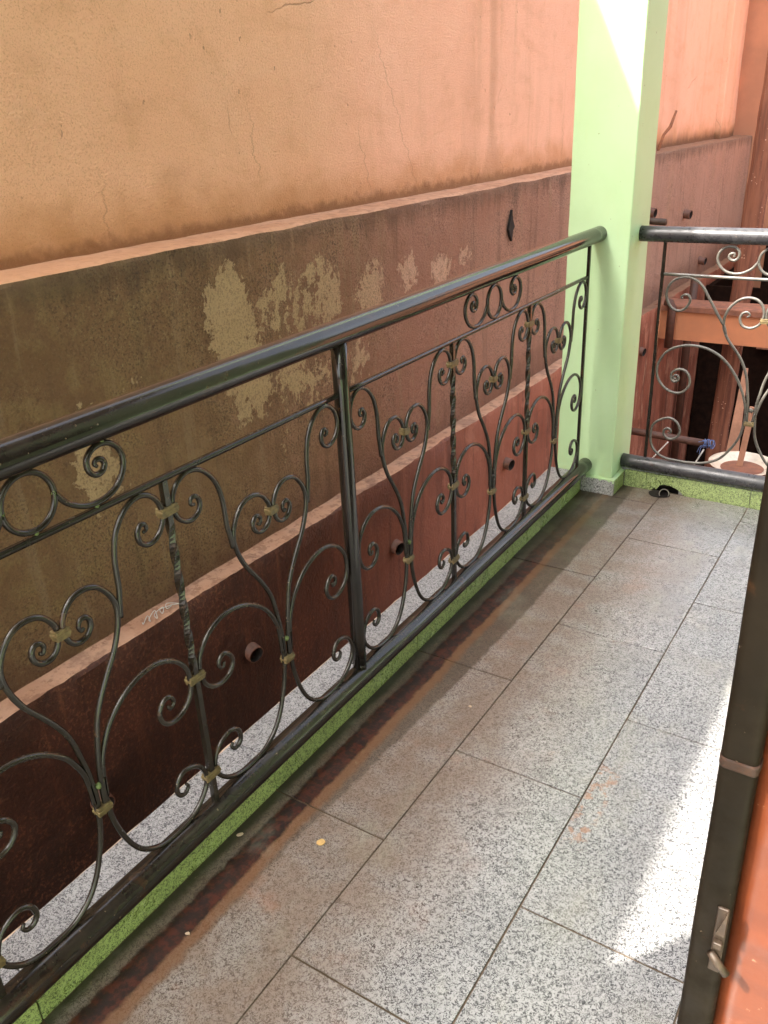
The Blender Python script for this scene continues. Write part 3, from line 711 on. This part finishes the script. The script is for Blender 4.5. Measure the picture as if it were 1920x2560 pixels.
# ---- end railing, plane y = RY
RY = 3.100
ER = empty('end_railing', (.8, RY, .07))
rail('top_rail', (.108, RY, .912), (HX+.01, RY, .916), .0255, M['sunlitblack'], ER)
rail('bottom_rail', (.114, RY-.004, .0965), (HX+.01, RY-.004, .0965), .0262, M['sunlitblack'], ER, wob=.001)
AXX, H2 = .536, .336
UPE = [(.264, .707), (.270, .711), (.262, .719), (.248, .719), (.240, .706), (.243, .690), (.256, .672), (.276, .665), (.300, .675), (.317, .703), (.3185, .732), (.305, .760), (.279, .775), (.250, .7775), (.221, .766), (.200, .745), (.182, .717), (.164, .690), (.147, .663), (.122, .626), (.113, .600)]
HEE = [(.054, .660), (.046, .668), (.056, .677), (.069, .671), (.075, .655), (.067, .634), (.050, .626), (.031, .628), (.014, .640), (.005, .660), (.0045, .680), (.013, .702), (.030, .718), (.056, .723), (.083, .715), (.109, .690), (.122, .660), (.123, .626), (.113, .598), (.095, .571), (.068, .539), (.045, .502), (.028, .455), (.019, .405), (.014, .375), (.008, .300)]
LOE = [(.258, .432), (.263, .428), (.268, .434), (.264, .442), (.254, .440), (.250, .430), (.256, .421), (.268, .420), (.276, .433), (.273, .452), (.250, .465), (.225, .457), (.212, .432), (.214, .406), (.237, .382), (.267, .380), (.298, .395), (.321, .424), (.3275, .455), (.322, .487), (.301, .520), (.268, .541), (.225, .551), (.177, .548), (.132, .530), (.096, .502), (.063, .460), (.038, .413), (.024, .374), (.014, .33)]
BOE = [(.264, .228), (.270, .222), (.276, .228), (.273, .238), (.263, .240), (.254, .232), (.256, .216), (.268, .206), (.284, .216), (.287, .236), (.277, .250), (.258, .250), (.244, .240), (.229, .222), (.225, .240), (.240, .272), (.267, .284), (.297, .274), (.325, .251), (.3275, .216), (.323, .178), (.304, .149), (.272, .1315), (.228, .1275), (.180, .1275), (.128, .136), (.082, .160), (.049, .202), (.026, .249), (.018, .292), (.014, .34)]
BOE = [(.262, .226), (.268, .220), (.276, .224), (.277, .236), (.266, .246), (.252, .243), (.243, .230), (.244, .213), (.252, .200)][:0] + [(.270, .222), (.278, .226), (.276, .238), (.265, .243), (.254, .236), (.251, .222), (.258, .206), (.246, .203), (.231, .214), (.225, .240), (.240, .272), (.267, .284), (.297, .274), (.322, .251), (.3275, .216), (.323, .178), (.304, .149), (.272, .1315), (.228, .1275), (.180, .1275), (.128, .136), (.082, .160), (.049, .202), (.026, .249), (.018, .292), (.014, .34)]
BOE = BOE[10:]
BOE = [(.262, .224), (.269, .220), (.276, .227), (.272, .239), (.259, .241), (.249, .231), (.250, .215), (.260, .204), (.245, .206)][:8] + []  # inner curl, joined below
BOE = [(.261, .226), (.267, .221), (.274, .227), (.270, .238), (.258, .239), (.250, .228), (.254, .213), (.268, .204), (.285, .213), (.2915, .234), (.283, .256)][:0] or \
      [(.268, .232), (.262, .227), (.257, .233), (.261, .242), (.272, .244), (.281, .236), (.281, .221), (.269, .208), (.250, .207), (.232, .220), (.226, .243), (.240, .271), (.267, .284), (.297, .274), (.322, .251), (.3275, .216), (.323, .178), (.304, .149), (.272, .1315), (.228, .1275), (.180, .1275), (.128, .136), (.082, .160), (.049, .202), (.026, .249), (.018, .292), (.014, .34)]
for sg in (-1, 1):
    T = lambda u, z, sg=sg: (AXX+sg*u, RY+.0012*sg, z)
    for nm, P in (('upper_scroll', UPE), ('heart_scroll', HEE), ('lower_scroll', LOE), ('base_scroll', BOE)):
        strand(nm, P, T, (0, 1, 0), M['sunlitrod'], ER, r=.0046)
    bead(ER, T(.262, .780), .006, M['sunlitrod']); bead(ER, T(.118, .612), .006, M['sunlitrod']); bead(ER, T(.228, .126), .006, M['sunlitblack'])
    twisted(ER, (AXX+sg*H2-.004, RY), .115, .895, M['blackrod'], s=.0048, twist=False)
rod('middle_bar', [(.190+i*.0655, RY, .784-.0003*i) for i in range(21)], .0066, M['sunlitrod'], ER, seg=4, binormal=(0, 1, 0))
collar(ER, (AXX, RY, .652), .0110, 'x', M['brass']); collar(ER, (AXX, RY, .302), .0145, 'x', M['brass']); bead(ER, (AXX, RY-.003, .350), .0115, M['sunlitrod'])
frieze(ER, lambda u, z: (AXX+u*1.0, RY, z-.011), (0, 1, 0), M['sunlitrod'], r=.0046)
tag(ER, 'short black iron railing across the end of the balcony, sunlit scrolls above the drain', 'railing')

# ------------------------------------------------------------------ open steel door at the right
DY = .85
D = empty('steel_door', (1.2, DY, .01))
v, f = [], []; x0, x1, yy0, yy1, b = .9035, .9400, DY, DY+.040, .008
sec = []
for cx, cy, a0 in ((x1-b, yy0+b, -90), (x1-b, yy1-b, 0), (x0+b, yy1-b, 90), (x0+b, yy0+b, 180)):
    for k in range(5): a = R(a0+22.5*k); sec.append((cx+b*math.cos(a), cy+b*math.sin(a)))
def extr(name, sec, z0, z1, n, mat, root, wob=.0006, lean=0):
    m = len(sec); v, f = [], []
    for i in range(n+1):
        z = z0+(z1-z0)*i/n
        for (x, y) in sec: v.append((x+nz(x*9, y*9, z, 7, wob)+lean*z, y+nz(x*9, y*9, z+4, 7, wob), z))
    for i in range(n):
        for j in range(m): f.append((i*m+j, i*m+(j+1) % m, (i+1)*m+(j+1) % m, (i+1)*m+j))
    f += [tuple(range(m-1, -1, -1)), tuple(n*m+k for k in range(m))]
    return par(mesh(name, v, f, mat, smooth=True), root)
extr('stile', sec, .012, 2.05, 60, M['doorframe'], D, .0012)
bx('hinge_stile', M['doorframe'], D, HX-.05, HX-.004, DY, DY+.046, .012, 2.05, bev=.004)
for z in (.012, 2.004): bx('cross_rail', M['doorframe'], D, .9405, HX-.0505, DY+.002, DY+.044, z, z+.044, bev=.003)
v, f = [], []; n, m = 160, 24                        # pressed sheet with shallow swages
for i in range(n+1):
    z = .056+1.945*i/n
    for j in range(m+1):
        x = .9398+(HX-.0507-.9398)*j/m; d = 0
        for zc in [.16+.16*k for k in range(12)]: d += .007*math.exp(-((z-zc-.012*math.sin(x*22))/.016)**2)
        v.append((x, DY+.018-d*min(1, max(0, (x-.955)/.03))+nz(x, z, 2, 6, .0012), z))
for i in range(n):
    for j in range(m): a = i*(m+1)+j; f.append((a, a+1, a+m+2, a+m+1))
o = par(mesh('sheet_panel', v, f, M['door'], smooth=True), D); so_ = o.modifiers.new('thick', 'SOLIDIFY'); so_.thickness = .002
# rusty weld splice round the stile
v, f = [], []
ring = [(x+(x-.9218)*.05, y+(y-DY-.020)*.05) for x, y in sec]
extr('weld_ring', ring, .716, .727, 5, M['rust'], D, .0045)
# slide bolt: back plate, gusset, rod and turned-down handle
bx('bolt_plate', M['bracket'], D, .9265, .9385, DY-.003, DY+.001, .440, .535, bev=.001)
g_ = [(.9380, .540), (.9290, .503), (.9380, .503)]
v = [(x, y, z) for y in (DY-.010, DY-.003) for x, z in g_]; par(mesh('gusset', v, [(0, 1, 2), (5, 4, 3), (0, 3, 4, 1), (1, 4, 5, 2), (2, 5, 3, 0)], M['bracket']), D)
rod('bolt_rod', [(.9270, DY-.006, .470), (.936, DY-.008, .460), (.9465, DY-.009, .450)], .0048, M['bracket'], D, seg=12)
bx('bolt_keeper', M['bracket'], D, .9280, .9375, DY-.010, DY-.0032, .482, .490, bev=.001)
tag(D, 'open steel door with black frame and slide bolt, orange sheet in the sun', 'door')

# ------------------------------------------------------------------ yard beyond the end railing
o = empty('tie_beam', (0, 6.7, -.36))
bx('beam', M['orangebeam'], o, XL-.05, 2.6, 6.62, 6.84, -.315, -.101, bev=.006); bx('beam_top', M['brownlip'], o, XL-.04, 2.6, 6.60, 6.86, -.100, -.055, bev=.008)
tag(o, 'orange painted concrete beam with muddy top crossing the yard', 'beam')
for (x0, x1, y, z1, lab) in ((-.335, -.205, 7.05, 2.4, 'splashed reddish timber post standing behind the orange beam'), (.52, .64, 7.6, 1.2, 'dark timber post near the shed opening')):
    t = []
    for i in range(12): a = 2*math.pi*i/12; t.append(((x0+x1)/2+(x1-x0)*.56*math.copysign(abs(math.cos(a))**.6, math.cos(a)), y+.06*math.copysign(abs(math.sin(a))**.6, math.sin(a))))
    m_ = len(t); v, f = [], []
    for i in range(41):
        z = -1.91+(z1+1.26)*i/40
        for (x, yy) in t: v.append((x+nz(x*8, yy*8, z, 4, .012)+.024*z, yy+nz(x*8, z, 3, 4, .01), z))
    for i in range(40):
        for j in range(m_): f.append((i*m_+j, i*m_+(j+1) % m_, (i+1)*m_+(j+1) % m_, (i+1)*m_+j))
    f.append(tuple(40*m_+k for k in range(m_)))
    tag(mesh('timber_post', v, f, M['timber']), lab, 'post')
sh = empty('back_house', (.6, 8.7, -1.90))
bx('wall', M['farwall'], sh, -1.4, -.42, 9.60, 9.80, -1.90, 2.70)
bx('wall_head', M['farwall'], sh, -.4195, 4.5, 9.60, 9.80, -1.90, 2.70)
bx('roof_edge', M['brownlip'], sh, -1.5, 4.6, 9.40, 10.9, 2.701, 2.80)
tag(sh, 'shaded orange back house wall beyond the dark shed', 'house')
sd_ = empty('dark_shed', (.9, 7.5, -1.90))
bx('shade_sheet', M['dark'], sd_, -.742, 2.6, 8.00, 8.04, -1.90, -.16); bx('shade_sheet', M['dark'], sd_, -.30, 2.6, 7.998, 8.038, -.159, .30)  # flat black sheets stand for the shaded opening
bx('side_sheet', M['dark'], sd_, -.742, -.70, 8.042, 9.5, -1.90, -.17); bx('roof_sheet', M['brownlip'], sd_, -.30, 2.7, 7.92, 9.5, .301, .335)
bx('shelf_board', M['brownlip'], sd_, -.25, 2.4, 7.94, 7.9975, -.66, -.62)
tag(sd_, 'low shed with shade painted black behind the orange beam', 'shed')
# pipes
rod('wall_pipe', [(-.70, 6.55, -.02), (-.66, 6.55, -.03), (-.645, 6.55, -.06), (-.645, 6.55, -.36)], .030, M['pipe'], None, seg=12)
tag(bpy.data.objects['wall_pipe'], 'brown elbow pipe hanging beside the left end of the orange beam', 'pipe')
tag(rod('standing_pipe', [(-.70, 7.35, -1.90), (-.70, 7.35, -.40), (-.69, 7.35, .0)], .032, M['pipe'], None, seg=12), 'dark standing pipe against the streaked wall below the beam', 'pipe')
tag(rod('scaffold_pipe', [(-.76, 5.06, -.505), (-.3, 5.06, -.512), (.045, 5.06, -.520)], .022, M['pipe'], None, seg=14), 'brown horizontal pipe with blue string tied round its end', 'pipe')
tag(rod('short_pipe', [(-.84, 6.05, .605), (-.60, 6.0, .600)], .022, M['bracket'], None, seg=12), 'short grey pipe stub poking from the wall above the end railing', 'pipe')
bs = empty('blue_string', (.02, 5.06, -.52))
for k in range(5):
    ph = random.random()*6; xx = .005+.012*k
    rod('loop', [(xx+.004*math.sin(a*2+ph), 5.06+.0255*math.cos(a), -.519+.0255*math.sin(a)) for a in [2*math.pi*i/20 for i in range(21)]], .0028, M['blue'], bs, seg=5)
for k in range(6):
    a = random.uniform(0, 6.28); rod('loose_end', spline([(.02, 5.035, -.52), (.02+.03*math.cos(a), 5.02, -.52+.03*math.sin(a)), (.02+.055*math.cos(a+.5), 5.01, -.53+.05*math.sin(a+.5))], 4), .002, M['blue'], bs, seg=5)
tag(bs, 'frayed blue string knotted round the end of the brown pipe', 'string')
tag(rod('cord', spline([(.01, 5.03, -.545), (-.03, 4.7, -.42), (-.06, 4.0, -.12)][:1]+[(-.035, 5.0, -.66), (-.075, 4.97, -.80)], 5), .0045, M['white'], None, seg=6), 'white cord slanting down from the blue string knot', 'cord')
tag(rod('cord', spline([(-.20, 5.035, -.535), (-.26, 5.02, -.62), (-.34, 5.0, -.74)], 5), .0045, M['white'], None, seg=6), 'white cord slanting down from the middle of the brown pipe', 'cord')
# drum and enamel basin
BX, BY, BZ = .235, 5.02, -.590
dm = []
for r, z in ((.155, -1.45), (.160, -1.44), (.155, -1.05), (.164, -1.03), (.155, -1.01), (.155, -.80), (.164, -.78), (.155, -.76), (.155, -.645), (.161, -.637), (.150, -.635)): dm.append((r, z))
def lathe(name, prof, cx, cy, mat, root, seg=36, cap=True):
    v, f = [], []
    for r, z in prof:
        for k in range(seg): a = 2*math.pi*k/seg; v.append((cx+r*math.cos(a), cy+r*math.sin(a), z))
    for i in range(len(prof)-1):
        for k in range(seg): f.append((i*seg+k, i*seg+(k+1) % seg, (i+1)*seg+(k+1) % seg, (i+1)*seg+k))
    if cap: f.append(tuple((len(prof)-1)*seg+k for k in range(seg)))
    o = mesh(name, v, f, mat, smooth=True); return par(o, root) if root else o
tag(bx('plinth', M['brownlip'], None, BX-.3, BX+.3, BY-.25, BY+.25, -1.90, -1.4502, bev=.01), 'muddy block under the rusty drum', 'block')
tag(lathe('oil_drum', dm, BX, BY, M['drum'], None), 'rusty red drum under the white enamel basin', 'drum')
bs2 = empty('basin', (BX, BY, BZ-.045))
lathe('bowl', [(.10, BZ-.0445), (.135, BZ-.03), (.160, BZ-.008), (.185, BZ), (.1875, BZ+.003), (.184, BZ+.005), (.158, BZ-.003), (.133, BZ-.024), (.098, BZ-.038)], BX, BY, M['enamel'], bs2)
lathe('mud', [(.12, BZ-.0300), (.08, BZ-.026), (.02, BZ-.024)], BX-.005, BY+.01, M['brownlip'], bs2, seg=20)
tag(bs2, 'shallow white enamel basin with mud lying on the drum', 'basin')
v, f = box(-.016, .016, -.006, .006, 0, .36); o = tag(mesh('stick', v, f, M['plank']), 'thin pink stick standing in the enamel basin', 'stick'); o.location = (BX-.02, BY+.02, BZ-.026); o.rotation_euler = (0, R(4), 0)
v = [(-.09, 0, 0), (.04, 0, 0), (-.015, 0, .72), (-.035, 0, .72)]; v = [(x, y, z) for y in (-.012, .012) for x, _, z in v]
o = tag(mesh('plank', v, [(0, 1, 2, 3), (7, 6, 5, 4), (0, 4, 5, 1), (1, 5, 6, 2), (2, 6, 7, 3), (3, 7, 4, 0)], M['plank']), 'tapered pink plank leaning behind the drum', 'plank'); o.location = (.06, 5.75, -1.895); o.scale = (1.3, 1, 2.25); o.rotation_euler = (R(-6), 0, 0)

# ------------------------------------------------------------------ small loose things
tag(rod('twig', [(-.90, 6.72, .992), (-.89, 6.80, 1.10), (-.865, 6.86, 1.15), (-.85, 6.92, 1.25)], [.010, .010, .012, .008], M['twig'], None, seg=7), 'dry reddish twig propped on the upper ledge of the wall', 'twig')
pts = []
for i in range(16): t = i/15; pts.append((-.775+.018*math.sin(i*2.3), 1.50+.13*t+.02*math.sin(i*4.1), -.004+.004*math.sin(i*1.7)))
tag(rod('thread', spline(pts, 4), .0012, M['white'], None, seg=5), 'pale tangled thread lying on the lower ledge of the wall', 'thread')
def scrap(name, x, y, s, mat, lab, cat, asp=1.0, rot=0.0):
    v, f = [], []; n = 9
    for h in (.0012, .0030):
        for i in range(n):
            a = 2*math.pi*i/n; r = s*(1+.35*noise.noise(Vector((x*90+math.cos(a)*1.3, math.sin(a)*1.3, 2))))
            p = Vector((r*math.cos(a), r*asp*math.sin(a), 0)); p.rotate(Matrix.Rotation(rot, 3, 'Z')); v.append((x+p.x, y+p.y, h))
    f = [tuple(range(n-1, -1, -1)), tuple(range(n, 2*n))]+[(i, (i+1) % n, n+(i+1) % n, n+i) for i in range(n)]
    return tag(mesh(name, v, f, mat), lab, cat)
scrap('paper_scrap', .173, 1.094, .0085, M['paper'], 'small yellow scrap lying on the brown stained floor tile', 'scrap')
scrap('plaster_chip', .019, 1.027, .0075, M['cream'], 'pale oblong chip lying at the foot of the green kerb', 'chip', .5, .9)
scrap('plaster_chip', .092, .805, .0045, M['cream'], 'tiny pale chip at the edge of the red silt line', 'chip', .6, .4)
scrap('plaster_chip', .235, 1.62, .004, M['cream'], 'tiny white chip lying on the brown mud film', 'chip', .7, .2)
